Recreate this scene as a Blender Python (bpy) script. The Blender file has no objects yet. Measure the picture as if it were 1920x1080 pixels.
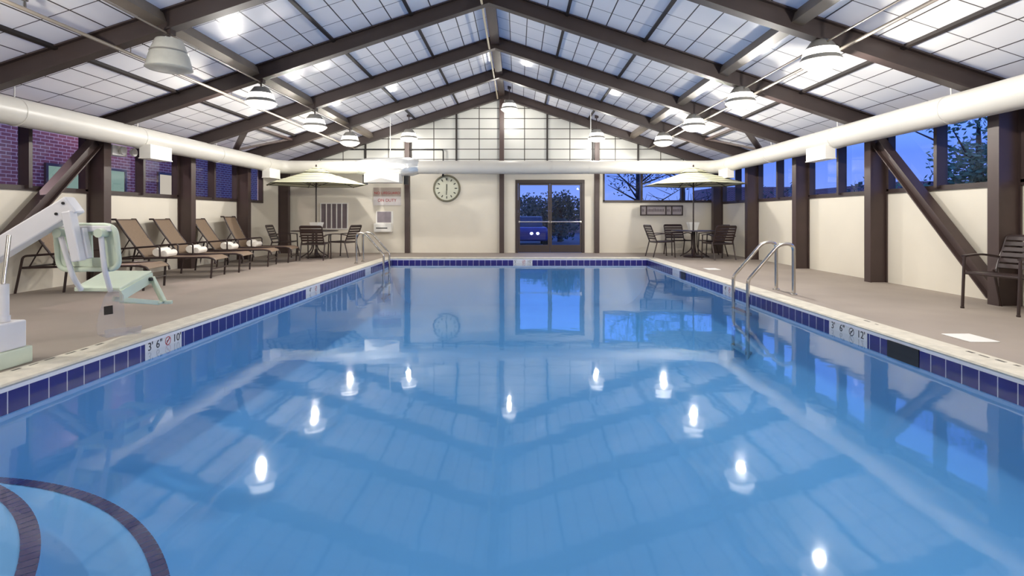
import bpy, bmesh, math, random
from mathutils import Vector, Matrix
random.seed(7)
PI = math.pi
C = bpy.context.scene.collection
HC = 1.085                      # eye height

# ------------------------------------------------------------------ helpers
def lin(c):
    def f(v):
        v /= 255.0
        return v/12.92 if v <= 0.04045 else ((v+0.055)/1.055)**2.4
    return (f(c[0]), f(c[1]), f(c[2]), 1)

class MB:
    def __init__(s): s.bm = bmesh.new()
    def box(s, x0, x1, y0, y1, z0, z1):
        v = [s.bm.verts.new((x, y, z)) for x in (x0, x1) for y in (y0, y1) for z in (z0, z1)]
        for f in ((0,1,3,2),(4,6,7,5),(0,4,5,1),(2,3,7,6),(0,2,6,4),(1,5,7,3)):
            s.bm.faces.new([v[i] for i in f])
        return s
    def bar(s, p0, p1, w, h, up=(0,0,1)):
        p0, p1 = Vector(p0), Vector(p1); d = (p1-p0).normalized(); up = Vector(up)
        side = d.cross(up)
        if side.length < 1e-4: side = d.cross(Vector((1,0,0)))
        side.normalize(); u = side.cross(d).normalized()
        v = [s.bm.verts.new(p + side*a*w/2 + u*b*h/2) for p in (p0, p1) for a in (-1,1) for b in (-1,1)]
        for f in ((0,1,3,2),(4,6,7,5),(0,4,5,1),(2,3,7,6),(0,2,6,4),(1,5,7,3)):
            s.bm.faces.new([v[i] for i in f])
        return s
    def tube(s, pts, r, n=10, caps=True):
        pts = [Vector(p) for p in pts]; rings = []
        t0 = (pts[1]-pts[0]).normalized()
        a = Vector((0,0,1)) if abs(t0.z) < .9 else Vector((1,0,0))
        u = (a - t0*a.dot(t0)).normalized()
        for i, p in enumerate(pts):
            if i == 0: t = t0
            elif i == len(pts)-1: t = (pts[i]-pts[i-1]).normalized()
            else: t = ((pts[i]-pts[i-1]).normalized() + (pts[i+1]-pts[i]).normalized()).normalized()
            u = (u - t*u.dot(t)).normalized(); w = t.cross(u)
            rr = r[i] if isinstance(r, (list, tuple)) else r
            k = 1.0
            if 0 < i < len(pts)-1:
                k = 1/max(.6, t.dot((pts[i]-pts[i-1]).normalized()))
            rings.append([s.bm.verts.new(p + (u*math.cos(2*PI*j/n) + w*math.sin(2*PI*j/n))*rr*(1+(k-1)*.5)) for j in range(n)])
        for A, B in zip(rings, rings[1:]):
            for j in range(n):
                s.bm.faces.new((A[j], A[(j+1)%n], B[(j+1)%n], B[j]))
        if caps:
            s.bm.faces.new(rings[0][::-1]); s.bm.faces.new(rings[-1])
        return s
    def lathe(s, prof, n=28, c=(0,0,0), caps=True):
        c = Vector(c); rings = []
        for r, z in prof:
            if r < 1e-5: rings.append([s.bm.verts.new(c + Vector((0,0,z)))])
            else: rings.append([s.bm.verts.new(c + Vector((r*math.cos(2*PI*j/n), r*math.sin(2*PI*j/n), z))) for j in range(n)])
        for A, B in zip(rings, rings[1:]):
            for j in range(n):
                a, b = (A[0], A[0]) if len(A) == 1 else (A[j], A[(j+1)%n])
                d, e = (B[0], B[0]) if len(B) == 1 else (B[j], B[(j+1)%n])
                vs = []
                for v in (a, b, e, d):
                    if v not in vs: vs.append(v)
                if len(vs) > 2: s.bm.faces.new(vs)
        if caps:
            if len(rings[0]) > 1: s.bm.faces.new(rings[0][::-1])
            if len(rings[-1]) > 1: s.bm.faces.new(rings[-1])
        return s
    def prism_xz(s, pts, y0, y1):
        A = [s.bm.verts.new((x, y0, z)) for x, z in pts]; B = [s.bm.verts.new((x, y1, z)) for x, z in pts]
        n = len(pts); s.bm.faces.new(A); s.bm.faces.new(B[::-1])
        for i in range(n): s.bm.faces.new((A[i], B[i], B[(i+1)%n], A[(i+1)%n]))
        return s
    def prism_yz(s, pts, x0, x1):
        A = [s.bm.verts.new((x0, y, z)) for y, z in pts]; B = [s.bm.verts.new((x1, y, z)) for y, z in pts]
        n = len(pts); s.bm.faces.new(A); s.bm.faces.new(B[::-1])
        for i in range(n): s.bm.faces.new((A[i], B[i], B[(i+1)%n], A[(i+1)%n]))
        return s
    def face(s, pts):
        s.bm.faces.new([s.bm.verts.new(p) for p in pts]); return s
    def xf(s, M):
        bmesh.ops.transform(s.bm, matrix=M, verts=s.bm.verts); return s
    def build(s, name, m, parent=None, smooth=False, bevel=0, solid=0):
        bmesh.ops.recalc_face_normals(s.bm, faces=s.bm.faces)
        me = bpy.data.meshes.new(name); s.bm.to_mesh(me); s.bm.free()
        for p in me.polygons: p.use_smooth = smooth
        me.materials.append(m)
        o = bpy.data.objects.new(name, me); C.objects.link(o)
        if parent: o.parent = parent
        if solid:
            md = o.modifiers.new('s', 'SOLIDIFY'); md.thickness = solid; md.offset = 0
        if bevel:
            md = o.modifiers.new('b', 'BEVEL'); md.width = bevel; md.segments = 2; md.limit_method = 'ANGLE'
        if smooth and not bevel:
            md = o.modifiers.new('e', 'EDGE_SPLIT'); md.split_angle = math.radians(50)
        return o

def fil(pts, r, n=5):
    """round the inner corners of a polyline"""
    pts = [Vector(p) for p in pts]; out = [pts[0]]
    for a, b, c in zip(pts, pts[1:], pts[2:]):
        rr = min(r, (a-b).length*.49, (c-b).length*.49)
        p, q = b + (a-b).normalized()*rr, b + (c-b).normalized()*rr
        for i in range(n+1):
            t = i/n; out.append(p*(1-t)**2 + b*2*t*(1-t) + q*t*t)
    out.append(pts[-1]); return out

def tag(o, label, cat, group=None, kind=None):
    o['label'] = label; o['category'] = cat
    if group: o['group'] = group
    if kind: o['kind'] = kind
    return o
def thing(name, label, cat, loc=(0,0,0), rz=0, group=None):
    o = bpy.data.objects.new(name, None); C.objects.link(o); o.empty_display_size = .1
    o.location = loc; o.rotation_euler = (0,0,rz)
    return tag(o, label, cat, group)
def struct(o): o['kind'] = 'structure'; return o
def sempty(name):
    o = bpy.data.objects.new(name, None); C.objects.link(o); o['kind'] = 'structure'; return o
def dup(root, loc, rz, label, group=None):
    def cp(o, par):
        c = o.copy(); C.objects.link(c)
        if par: c.parent = par
        for ch in o.children: cp(ch, c)
        return c
    r = cp(root, None); r.location = loc; r.rotation_euler = (0,0,rz); r['label'] = label
    if group: r['group'] = group
    return r
def P(px, py, Y): return Vector(((px-970)*Y/1000, Y, HC-(py-407)*Y/1000))

# ------------------------------------------------------------------ materials
def nt(name):
    m = bpy.data.materials.new(name); m.use_nodes = True
    return m, m.node_tree.nodes, m.node_tree.links, m.node_tree.nodes['Principled BSDF']
def mat(name, col, rough=.5, metal=0, var=.06, scale=6, bump=0, bscale=40, spec=.5, col2=None):
    m, N, L, b = nt(name); c = lin(col)
    b.inputs['Roughness'].default_value = rough; b.inputs['Metallic'].default_value = metal
    b.inputs['Specular IOR Level'].default_value = spec
    tc = N.new('ShaderNodeTexCoord'); nz = N.new('ShaderNodeTexNoise')
    nz.inputs['Scale'].default_value = scale; nz.inputs['Detail'].default_value = 4
    L.new(tc.outputs['Object'], nz.inputs['Vector'])
    r = N.new('ShaderNodeValToRGB'); r.color_ramp.elements[0].position = .3; r.color_ramp.elements[1].position = .7
    c2 = lin(col2) if col2 else tuple(min(1, v*(1+var)) for v in c[:3]) + (1,)
    r.color_ramp.elements[0].color = tuple(v*(1-var) for v in c[:3]) + (1,) if not col2 else c
    r.color_ramp.elements[1].color = c2
    L.new(nz.outputs['Fac'], r.inputs['Fac']); L.new(r.outputs['Color'], b.inputs['Base Color'])
    if bump:
        n2 = N.new('ShaderNodeTexNoise'); n2.inputs['Scale'].default_value = bscale; n2.inputs['Detail'].default_value = 6
        L.new(tc.outputs['Object'], n2.inputs['Vector'])
        bp = N.new('ShaderNodeBump'); bp.inputs['Strength'].default_value = bump; bp.inputs['Distance'].default_value = .02
        L.new(n2.outputs['Fac'], bp.inputs['Height']); L.new(bp.outputs['Normal'], b.inputs['Normal'])
    return m
def emit(name, col, s):
    m = bpy.data.materials.new(name); m.use_nodes = True; N = m.node_tree.nodes; L = m.node_tree.links
    N.clear(); o = N.new('ShaderNodeOutputMaterial'); e = N.new('ShaderNodeEmission')
    e.inputs['Color'].default_value = col; e.inputs['Strength'].default_value = s
    L.new(e.outputs[0], o.inputs['Surface']); return m
def math_node(N, L, op, a, b=None):
    n = N.new('ShaderNodeMath'); n.operation = op
    for i, v in enumerate((a, b)):
        if v is None: continue
        if isinstance(v, (int, float)): n.inputs[i].default_value = v
        else: L.new(v, n.inputs[i])
    return n.outputs[0]
def lines(N, L, coord, period, width, off=0.0):
    a = math_node(N, L, 'ADD', coord, off); a = math_node(N, L, 'DIVIDE', a, period)
    f = math_node(N, L, 'FRACT', a); f = math_node(N, L, 'SUBTRACT', f, .5); f = math_node(N, L, 'ABSOLUTE', f)
    return math_node(N, L, 'GREATER_THAN', f, .5 - width/period/2)
def grid_mat(name, base, line, specs, rough=.4, trans=0.0, transcol=None, var=.05, spec=.5, vscale=1.5):
    """flat colour with ruled lines; specs = [(axis, period, width, offset, abs?)]"""
    m, N, L, b = nt(name)
    tc = N.new('ShaderNodeTexCoord'); sp = N.new('ShaderNodeSeparateXYZ'); L.new(tc.outputs['Object'], sp.inputs[0])
    ax = {'x': sp.outputs[0], 'y': sp.outputs[1], 'z': sp.outputs[2]}
    ax['xy'] = math_node(N, L, 'ADD', ax['x'], ax['y'])
    mk = None
    for a, per, w, off in specs:
        k = lines(N, L, ax[a], per, w, off)
        mk = k if mk is None else math_node(N, L, 'MAXIMUM', mk, k)
    nz = N.new('ShaderNodeTexNoise'); nz.inputs['Scale'].default_value = vscale; L.new(tc.outputs['Object'], nz.inputs['Vector'])
    r = N.new('ShaderNodeValToRGB'); c = lin(base)
    r.color_ramp.elements[0].color = tuple(v*(1-var) for v in c[:3])+(1,); r.color_ramp.elements[1].color = tuple(min(1,v*(1+var)) for v in c[:3])+(1,)
    L.new(nz.outputs['Fac'], r.inputs['Fac'])
    mx = N.new('ShaderNodeMix'); mx.data_type = 'RGBA'
    L.new(mk, mx.inputs['Factor']); L.new(r.outputs['Color'], mx.inputs['A']); mx.inputs['B'].default_value = lin(line)
    L.new(mx.outputs['Result'], b.inputs['Base Color']); b.inputs['Roughness'].default_value = rough
    b.inputs['Specular IOR Level'].default_value = spec
    if trans:
        out = N['Material Output']; t = N.new('ShaderNodeBsdfTranslucent'); ms = N.new('ShaderNodeMixShader')
        m2 = N.new('ShaderNodeMix'); m2.data_type = 'RGBA'; m2.blend_type = 'MULTIPLY'; m2.inputs['Factor'].default_value = 1
        L.new(mx.outputs['Result'], m2.inputs['A']); m2.inputs['B'].default_value = transcol or (1,1,1,1)
        L.new(m2.outputs['Result'], t.inputs['Color']); ms.inputs[0].default_value = trans
        L.new(b.outputs[0], ms.inputs[1]); L.new(t.outputs[0], ms.inputs[2]); L.new(ms.outputs[0], out.inputs['Surface'])
    return m
def glass_mat(name, tint=(1,1,1,1), boost=1.0, rough=0.0):
    m = bpy.data.materials.new(name); m.use_nodes = True; N = m.node_tree.nodes; L = m.node_tree.links
    N.clear(); o = N.new('ShaderNodeOutputMaterial'); fr = N.new('ShaderNodeFresnel'); fr.inputs[0].default_value = 1.45
    t = N.new('ShaderNodeBsdfTransparent'); t.inputs[0].default_value = tint
    g = N.new('ShaderNodeBsdfGlossy'); g.inputs['Roughness'].default_value = rough
    mx = N.new('ShaderNodeMixShader'); f = math_node(N, L, 'MULTIPLY', fr.outputs[0], boost)
    ge = N.new('ShaderNodeNewGeometry'); f = math_node(N, L, 'MINIMUM', f, 1.0)
    f = math_node(N, L, 'MULTIPLY', f, math_node(N, L, 'SUBTRACT', 1.0, ge.outputs['Backfacing']))
    L.new(f, mx.inputs[0]); L.new(t.outputs[0], mx.inputs[1]); L.new(g.outputs[0], mx.inputs[2]); L.new(mx.outputs[0], o.inputs['Surface'])
    return m

RX = -.47                                   # ridge line
XL, XR, YF, YN = -7.15, 6.15, 16.2, -3.0    # walls
SL = .333; ZR = 4.92
def zroof(x): return ZR - SL*abs(x-RX)
FR = [16.02, 13.66, 11.3, 8.93, 6.57, 4.2, 1.84, -.53, -2.88]

M = {}
M['brown'] = mat('brown_steel', (68,53,50), .45, 0, .10, 3)
M['rafter'] = mat('rafter_steel', (56,45,43), .5, 0, .10, 3)
M['batten'] = mat('dark_batten', (38,31,29), .6, 0, .10, 3)
M['frame'] = mat('bronze_frame', (58,46,44), .4, 0, .08, 4)
M['cream'] = mat('cream_wall', (221,214,199), .7, 0, .03, 1.2, .05, 60)
M['deck'] = mat('concrete_deck', (152,141,131), .75, 0, .10, .9, .12, 90, spec=.3)
M['coping'] = mat('coping_stone', (205,198,182), .6, 0, .12, 9, .2, 60)
M['lip'] = mat('white_trim', (226,226,232), .4, 0, .03)
M['duct'] = mat('painted_duct', (200,197,190), .38, 0, .03, 2)
M['foil'] = mat('foil_wrap', (222,224,224), .3, .6, .06, 8, .9, 9)
M['white'] = mat('white_paint', (236,234,228), .4, 0, .02)
M['lampgray'] = mat('lamp_gray', (150,148,142), .45, .3, .05)
M['shade'] = mat('pressed_glass_shade', (188,188,180), .25, 0, .05, 12)
M['pipe'] = mat('gray_pipe', (138,128,116), .45, .2, .08)
M['steel'] = mat('stainless', (200,196,190), .18, 1, .03)
M['cbrown'] = mat('powder_coat_brown', (52,38,36), .35, 0, .08)
M['sling'] = mat('sling_fabric', (126,106,86), .7, 0, .06, 30)
M['towel'] = mat('white_towel', (246,240,230), .9, 0, .03, 20, .3, 120)
M['mint'] = mat('mint_plastic', (205,216,196), .4, 0, .03)
M['liftw'] = mat('lift_white', (224,222,224), .35, 0, .02)
M['black'] = mat('black_plastic', (20,18,20), .5, 0, .05)
M['plaster'] = mat('pool_plaster', (94,156,209), .8, 0, .03, 1.0)
M['navy'] = mat('navy_tile', (44,40,92), .25, 0, .15, 5)
M['tile'] = grid_mat('navy_tile_band', (42,38,112), (190,190,205), [('xy',.155,.008,0)], .2, var=.12, vscale=5)
M['mark'] = mat('marker_tile', (214,214,214), .3, 0, .03)
M['markblue'] = mat('pale_tile', (190,196,206), .3, 0, .03)
M['red'] = mat('red_letters', (176,40,48), .5)
M['letters'] = mat('black_letters', (38,36,42), .5)
M['roof'] = grid_mat('fibreglass_roof_panels', (230,227,219), (62,56,46), [('x',.325,.017,-RX),('y',.5915,.015,-6.57)], .28, .11, (.9,.95,1,1), var=.05, spec=.35)
M['gable'] = grid_mat('fibreglass_gable_panels', (208,208,202), (56,52,46), [('x',.69,.024,-RX),('z',.31,.024,-.05)], .3, .15, (.9,.95,1,1), var=.03, spec=.5)
M['glass'] = glass_mat('window_glass', (.93,.95,1,1), 1.0)
M['brick'] = None
M['asphalt'] = mat('asphalt', (70,72,84), .8, 0, .1, 3)
M['leaf'] = mat('leaves', (84,118,84), .7, 0, .3, 5)
M['leafd'] = mat('dark_leaves', (44,62,52), .7, 0, .3, 5)
M['bark'] = mat('bark', (60,50,46), .8, 0, .2, 8)
M['clockface'] = mat('clock_face', (206,206,186), .5, 0, .02)
M['clockrim'] = mat('clock_rim', (112,108,88), .4, 0, .03)
M['hand'] = mat('clock_hand', (60,62,50), .5)
M['grille'] = mat('grille_dark', (118,106,110), .6, 0, .06)
M['stainl'] = mat('brushed_panel', (150,142,150), .3, .5, .08)
M['lens'] = emit('lamp_lens', (1,.955,.88,1), 1.7)
M['band'] = emit('lamp_band', (1,.955,.88,1), 4.5)

def brick():
    m, N, L, b = nt('red_brick')
    tc = N.new('ShaderNodeTexCoord'); sp = N.new('ShaderNodeSeparateXYZ'); cb = N.new('ShaderNodeCombineXYZ')
    L.new(tc.outputs['Object'], sp.inputs[0])
    L.new(math_node(N, L, 'ADD', sp.outputs[0], sp.outputs[1]), cb.inputs[0]); L.new(sp.outputs[2], cb.inputs[1])
    t = N.new('ShaderNodeTexBrick'); L.new(cb.outputs[0], t.inputs['Vector'])
    t.inputs['Color1'].default_value = lin((128,70,72)); t.inputs['Color2'].default_value = lin((104,54,62)); t.inputs['Mortar'].default_value = lin((176,156,150))
    t.inputs['Scale'].default_value = 1; t.inputs['Brick Width'].default_value = .22; t.inputs['Row Height'].default_value = .075; t.inputs['Mortar Size'].default_value = .008
    L.new(t.outputs['Color'], b.inputs['Base Color']); b.inputs['Roughness'].default_value = .8
    return m
M['brick'] = brick()

def water_mat():
    m = bpy.data.materials.new('pool_water'); m.use_nodes = True; N = m.node_tree.nodes; L = m.node_tree.links
    N.clear(); o = N.new('ShaderNodeOutputMaterial'); fr = N.new('ShaderNodeFresnel'); fr.inputs[0].default_value = 1.33
    t = N.new('ShaderNodeBsdfTransparent'); g = N.new('ShaderNodeBsdfGlossy'); g.inputs['Roughness'].default_value = .042
    tc = N.new('ShaderNodeTexCoord'); nz = N.new('ShaderNodeTexNoise'); nz.inputs['Scale'].default_value = 1.6; nz.inputs['Detail'].default_value = 3
    L.new(tc.outputs['Object'], nz.inputs['Vector'])
    bp = N.new('ShaderNodeBump'); bp.inputs['Strength'].default_value = .05; bp.inputs['Distance'].default_value = .05
    L.new(nz.outputs['Fac'], bp.inputs['Height']); L.new(bp.outputs['Normal'], g.inputs['Normal']); L.new(bp.outputs['Normal'], fr.inputs['Normal'])
    mx = N.new('ShaderNodeMixShader'); ge = N.new('ShaderNodeNewGeometry')
    L.new(math_node(N, L, 'MULTIPLY', fr.outputs[0], math_node(N, L, 'SUBTRACT', 1.0, ge.outputs['Backfacing'])), mx.inputs[0]); L.new(t.outputs[0], mx.inputs[1]); L.new(g.outputs[0], mx.inputs[2])
    L.new(mx.outputs[0], o.inputs['Surface'])
    va = N.new('ShaderNodeVolumeAbsorption'); va.inputs['Color'].default_value = (.35,.75,.92,1); va.inputs['Density'].default_value = .16
    L.new(va.outputs[0], o.inputs['Volume'])
    return m
M['water'] = water_mat()

# ------------------------------------------------------------------ pool and deck
PL, PR, PN, PF = -3.36, 3.46, .82, 14.2
CW = .23
f = MB()
f.box(XL-.1, PL-CW, YN-.1, YF+.1, -.3, 0); f.box(PR+CW, XR+.1, YN-.1, YF+.1, -.3, 0)
f.box(PL-CW, PR+CW, YN-.1, PN-CW, -.3, 0); f.box(PL-CW, PR+CW, PF+CW, YF+.1, -.3, 0)
struct(f.build('floor', M['deck']))
cp = MB()      # coping: rounded nose toward the water
def nose(s):   # (offset from pool face outward, z)
    return [(CW,-.06),(CW,.004),(.02,.004),(-.012,-.004),(-.022,-.018),(-.012,-.03),(.0,-.034),(.0,-.06)]
pts = nose(0)
cp.prism_xz([(PL-a, z) for a, z in pts], PN-CW, PF+CW); cp.prism_xz([(PR+a, z) for a, z in pts], PN-CW, PF+CW)
cp.prism_yz([(PF+a, z) for a, z in pts], PL-.001, PR+.001); cp.prism_yz([(PN-a, z) for a, z in pts], PL-.001, PR+.001)
coping = struct(cp.build('pool_coping', M['coping']))
worn = mat('worn_paint', (96,92,84), .8, 0, .2, 20)
rw = random.Random(3)
for sd, ys in ((-1, (3.75,3.88,4.02,4.2,4.33,4.5)), (1, (3.62,3.74,3.86,3.97,4.1,4.24,5.35,5.5))):
    for y in ys:
        xx = (PL-CW+.02+rw.uniform(0,.02)) if sd < 0 else (PR+CW-.06-rw.uniform(0,.02)); l_ = rw.uniform(.04,.09)
        k = MB(); k.box(xx, xx+rw.uniform(.012,.03), y, y+l_, .0035, .0052); k.build('worn_marking', worn, coping)
basin = sempty('pool_basin')
ZB = -1.15
b = MB()
b.box(PL-.2, PR+.2, PN-.2, PF+.2, ZB-.1, ZB)
CR = .85     # coved foot of the walls
cove = [(-.2,ZB-.05),(-.2,-.06),(0,-.06),(0,ZB+CR)] + [(CR-CR*math.cos(a), ZB+CR-CR*math.sin(a)) for a in [PI/2*i/12 for i in range(1,13)]] + [(CR, ZB-.05)]
b.prism_xz([(PL+o, z) for o, z in cove], PN-.2, PF+.2); b.prism_xz([(PR-o, z) for o, z in cove], PN-.2, PF+.2)
b.prism_yz([(PF-o, z) for o, z in cove], PL, PR); b.prism_yz([(PN+o, z) for o, z in cove], PL, PR)
b.build('basin_shell', M['plaster'], basin, smooth=True)
TZ0, TZ1 = -.21, -.062
l = MB(); 
l.box(PL, PL+.006, PN, PF, -.062, -.034); l.box(PR-.006, PR, PN, PF, -.062, -.034); l.box(PL, PR, PF-.006, PF, -.062, -.034)
l.build('white_lip', M['lip'], basin)
t = MB(); t.box(PL, PL+.008, PN, PF, TZ0, TZ1); t.box(PR-.008, PR, PN, PF, TZ0, TZ1); t.box(PL+.008, PR-.008, PF-.008, PF, TZ0, TZ1); t.box(PL+.008, PR-.008, PN, PN+.008, TZ0, TZ1)
t.build('tile_band', M['tile'], basin)

def text_mesh(s, size, m, loc, rot, parent, name='lettering', align='CENTER', ext=.001):
    cu = bpy.data.curves.new(name, 'FONT'); cu.body = s; cu.size = size; cu.align_x = align; cu.align_y = 'CENTER'; cu.extrude = ext
    tmp = bpy.data.objects.new(name, cu); C.objects.link(tmp)
    dg = bpy.context.evaluated_depsgraph_get()
    me = bpy.data.meshes.new_from_object(tmp.evaluated_get(dg)); bpy.data.objects.remove(tmp)
    me.materials.clear(); me.materials.append(m)
    o = bpy.data.objects.new(name, me); C.objects.link(o); o.location = loc; o.rotation_euler = rot
    if parent: o.parent = parent
    return o
def ring(mb, c, r0, r1, ax, n=24):
    """flat ring: ax = (u, v) unit vectors"""
    u, v = Vector(ax[0]), Vector(ax[1]); c = Vector(c)
    A = [mb.bm.verts.new(c + (u*math.cos(2*PI*i/n)+v*math.sin(2*PI*i/n))*r0) for i in range(n)]
    B = [mb.bm.verts.new(c + (u*math.cos(2*PI*i/n)+v*math.sin(2*PI*i/n))*r1) for i in range(n)]
    for i in range(n): mb.bm.faces.new((A[i], A[(i+1)%n], B[(i+1)%n], B[i]))

def marker(side, a0, a1, items, slash='red', bg='mark'):
    """pale depth-marker tiles in the band, with lettering; side L/R/F; a0..a1 along the wall, read left to right"""
    zc = -.1
    k = MB()
    if side == 'L':
        k.box(PL+.008, PL+.011, a0, a1, TZ0, TZ1); rot = (PI/2, 0, PI/2)
        at = lambda u: (PL+.0125, a0+u*(a1-a0), zc); ax = ((0,1,0),(0,0,1))
    elif side == 'R':
        k.box(PR-.011, PR-.008, a0, a1, TZ0, TZ1); rot = (PI/2, 0, -PI/2)
        at = lambda u: (PR-.0125, a1-u*(a1-a0), zc); ax = ((0,-1,0),(0,0,1))
    else:
        k.box(a0, a1, PF-.011, PF-.008, TZ0, TZ1); rot = (PI/2, 0, 0)
        at = lambda u: (a0+u*(a1-a0), PF-.0125, zc); ax = ((1,0,0),(0,0,1))
    mk = k.build('depth_marker_tile', M[bg], basin)
    for u, s in items:
        if s == 'X':
            r = MB(); ring(r, at(u), .034, .042, ax)
            d1 = Vector(ax[0])*.026 + Vector(ax[1])*.026; c = Vector(at(u))
            r.bar(c-d1, c+d1, .009, .002, Vector(ax[0]).cross(Vector(ax[1])))
            r.build('no_diving_symbol', M['red' if slash == 'red' else 'letters'], mk)
            h = MB(); h.bar(c-Vector(ax[0])*.018, c+Vector(ax[0])*.012+Vector(ax[1])*.004, .008, .0015, Vector(ax[0]).cross(Vector(ax[1])))
            h.build('diver_figure', M['letters'], mk)
        else:
            text_mesh(s, .105, M['letters'], at(u), rot, mk, 'depth_number')
marker('L', 4.80, 5.32, [(.13,"3'"),(.36,'6"'),(.6,'X'),(.86,"10'")])
marker('R', 5.26, 5.90, [(.12,"3'"),(.37,'6"'),(.62,'X'),(.86,"12'")], slash='black')
marker('F', -.11, .40, [(.12,"5'"),(.55,'X'),(.85,"10'")])
marker('L', 8.45, 9.05, [(.3,"4'"),(.7,'X')]); marker('L', 11.75, 12.2, [], bg='markblue')
marker('R', 8.55, 8.95, [(.3,"4'"),(.7,'X')]); marker('R', 11.35, 11.85, [], bg='markblue')
# skimmer mouths in the right wall and their white lids in the deck
for y0, y1, lb, lidl in ((4.58,4.97,'dark skimmer mouth in the right pool wall opposite the near lid','white square skimmer lid in the right deck nearest the camera'),
                   (10.95,11.25,'small dark skimmer mouth in the right pool wall far down the pool','white skimmer lid in the right deck just beyond the right ladder')):
    k = MB(); yc = (y0+y1)/2
    k.box(PR-.014, PR-.006, y0, y1, TZ0, -.058); k.build('skimmer_mouth', M['black'], basin)
    lid = MB(); w = .16
    lid.box(3.92, 4.18, yc-.16, yc+.16, 0, .008)
    tag(lid.build('skimmer_lid', M['white'], bevel=.004), lidl, 'skimmer lid', 'skimmer lids')
# corner steps
st = tag(bpy.data.objects.new('pool_steps', None), 'curved corner steps under the water with dark blue tiled edges', 'pool steps'); C.objects.link(st)
def wedge(r, z0, z1, n=40):
    m = MB(); pts = [(PL, PN)] + [(PL+r*math.cos(PI/2*i/n), PN+r*math.sin(PI/2*i/n)) for i in range(n+1)]
    A = [m.bm.verts.new((x, y, z0)) for x, y in pts]; B = [m.bm.verts.new((x, y, z1)) for x, y in pts]
    m.bm.faces.new(A[::-1]); m.bm.faces.new(B)
    for i in range(len(pts)): m.bm.faces.new((A[i], A[(i+1)%len(pts)], B[(i+1)%len(pts)], B[i]))
    return m
for r, z in ((1.96,-.215),(2.38,-.47)):
    tr = wedge(r, ZB if z < -.3 else -.47, z).build('step_tread', M['plaster'], st)
    n = int(r*PI/2/.05)
    tb = MB()
    for i in range(n):
        a0, a1 = PI/2*(i+.04)/n, PI/2*(i+.96)/n
        tb.face([(PL+q*math.cos(a), PN+q*math.sin(a), z+.003) for q, a in ((r-.062,a0),(r,a0),(r,a1),(r-.062,a1))])
    tb.build('edge_tiles', M['navy'], tr)
WZ = -.14
w = MB(); w.box(PL-.03, PR+.03, PN-.03, PF+.03, ZB-.03, WZ)
tag(w.build('pool_water', M['water']), 'clear blue pool water reflecting the roof and windows', 'water', kind='stuff')

# ------------------------------------------------------------------ walls
ZS = 1.54; ZE = 2.72
for nm, xa, xb in (('wall_left', XL-.15, XL), ('wall_right', XR, XR+.15)):
    k = MB(); k.box(xa, xb, YN, YF+.15, 0, ZS-.06)
    k.box(xa, xb, YN, YF+.15, 2.5, ZE-.02)
    if nm == 'wall_left': k.box(xa, xb, 14.98, YF+.15, ZS-.06, 2.5)
    struct(k.build(nm, M['cream']))
DX0, DX1, DZ = -.06, 2.04, 2.215
WX0, WX1 = 2.60, 5.9
k = MB(); Z2 = 2.46
k.box(XL, DX0, YF, YF+.15, 0, Z2); k.box(DX0, DX1, YF, YF+.15, DZ, Z2); k.box(DX1, WX0, YF, YF+.15, 0, Z2); k.box(WX0, XR, YF, YF+.15, 0, 1.53)
k.box(WX1+.1, XR, YF, YF+.15, 1.53, Z2)
struct(k.build('wall_far', M['cream']))
k = MB(); k.prism_xz([(XL, Z2), (XR, Z2), (XR, zroof(XR)), (RX, ZR), (XL, zroof(XL))], YF+.02, YF+.03)
struct(k.build('wall_gable', M['gable']))
k = MB(); k.prism_xz([(XL-.15, 0), (XR+.15, 0), (XR+.15, zroof(XR)), (RX, ZR), (XL-.15, zroof(XL))], YN-.15, YN)
struct(k.build('wall_near', M['cream']))
# gable battens, drawn on the inside face
k = MB()
for d in (-4.14,-2.76,-1.38,1.38,2.76,4.14):
    x = RX+d; k.box(x-.025, x+.025, YF-.03, YF+.02, Z2, zroof(x))
k.box(XL, XR, YF-.03, YF+.02, Z2-.03, Z2+.03)
struct(k.build('trim_1', M['batten']))
# roof
k = MB()
y0, y1 = YN-.4, YF+.5
k.face([(RX, y0, ZR), (RX, y1, ZR), (XR+.5, y1, zroof(XR+.5)), (XR+.5, y0, zroof(XR+.5))])
k.face([(RX, y0, ZR), (XL-.5, y0, zroof(XL-.5)), (XL-.5, y1, zroof(XL-.5)), (RX, y1, ZR)])
struct(k.build('ceiling', M['roof']))
# purlins: slim battens, and a deep pair at the lamp lines
def purl(d, w, h, nm, m=M['batten']):
    k = MB(); x = RX+d; s = SL if d < 0 else -SL
    k.bar((x, YN, zroof(x)-h/2), (x, YF, zroof(x)-h/2), w, h, (-s,0,1)); return struct(k.build(nm, m))
n = 2
for d in (-5.2,-2.6,-1.3,1.3,2.6,5.2): purl(d, .05, .05, 'trim_%d' % n); n += 1
M['litbeam'] = mat('lamplit_purlin', (112,102,92), .5, 0, .08)  # lighter grey carries the lamplight on the deep purlins
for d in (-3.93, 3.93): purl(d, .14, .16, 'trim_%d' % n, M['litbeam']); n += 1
k = MB(); k.box(RX-.09, RX+.09, YN, YF, ZR-.2, ZR-.03); struct(k.build('trim_%d' % n, M['brown'])); n += 1

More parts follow.
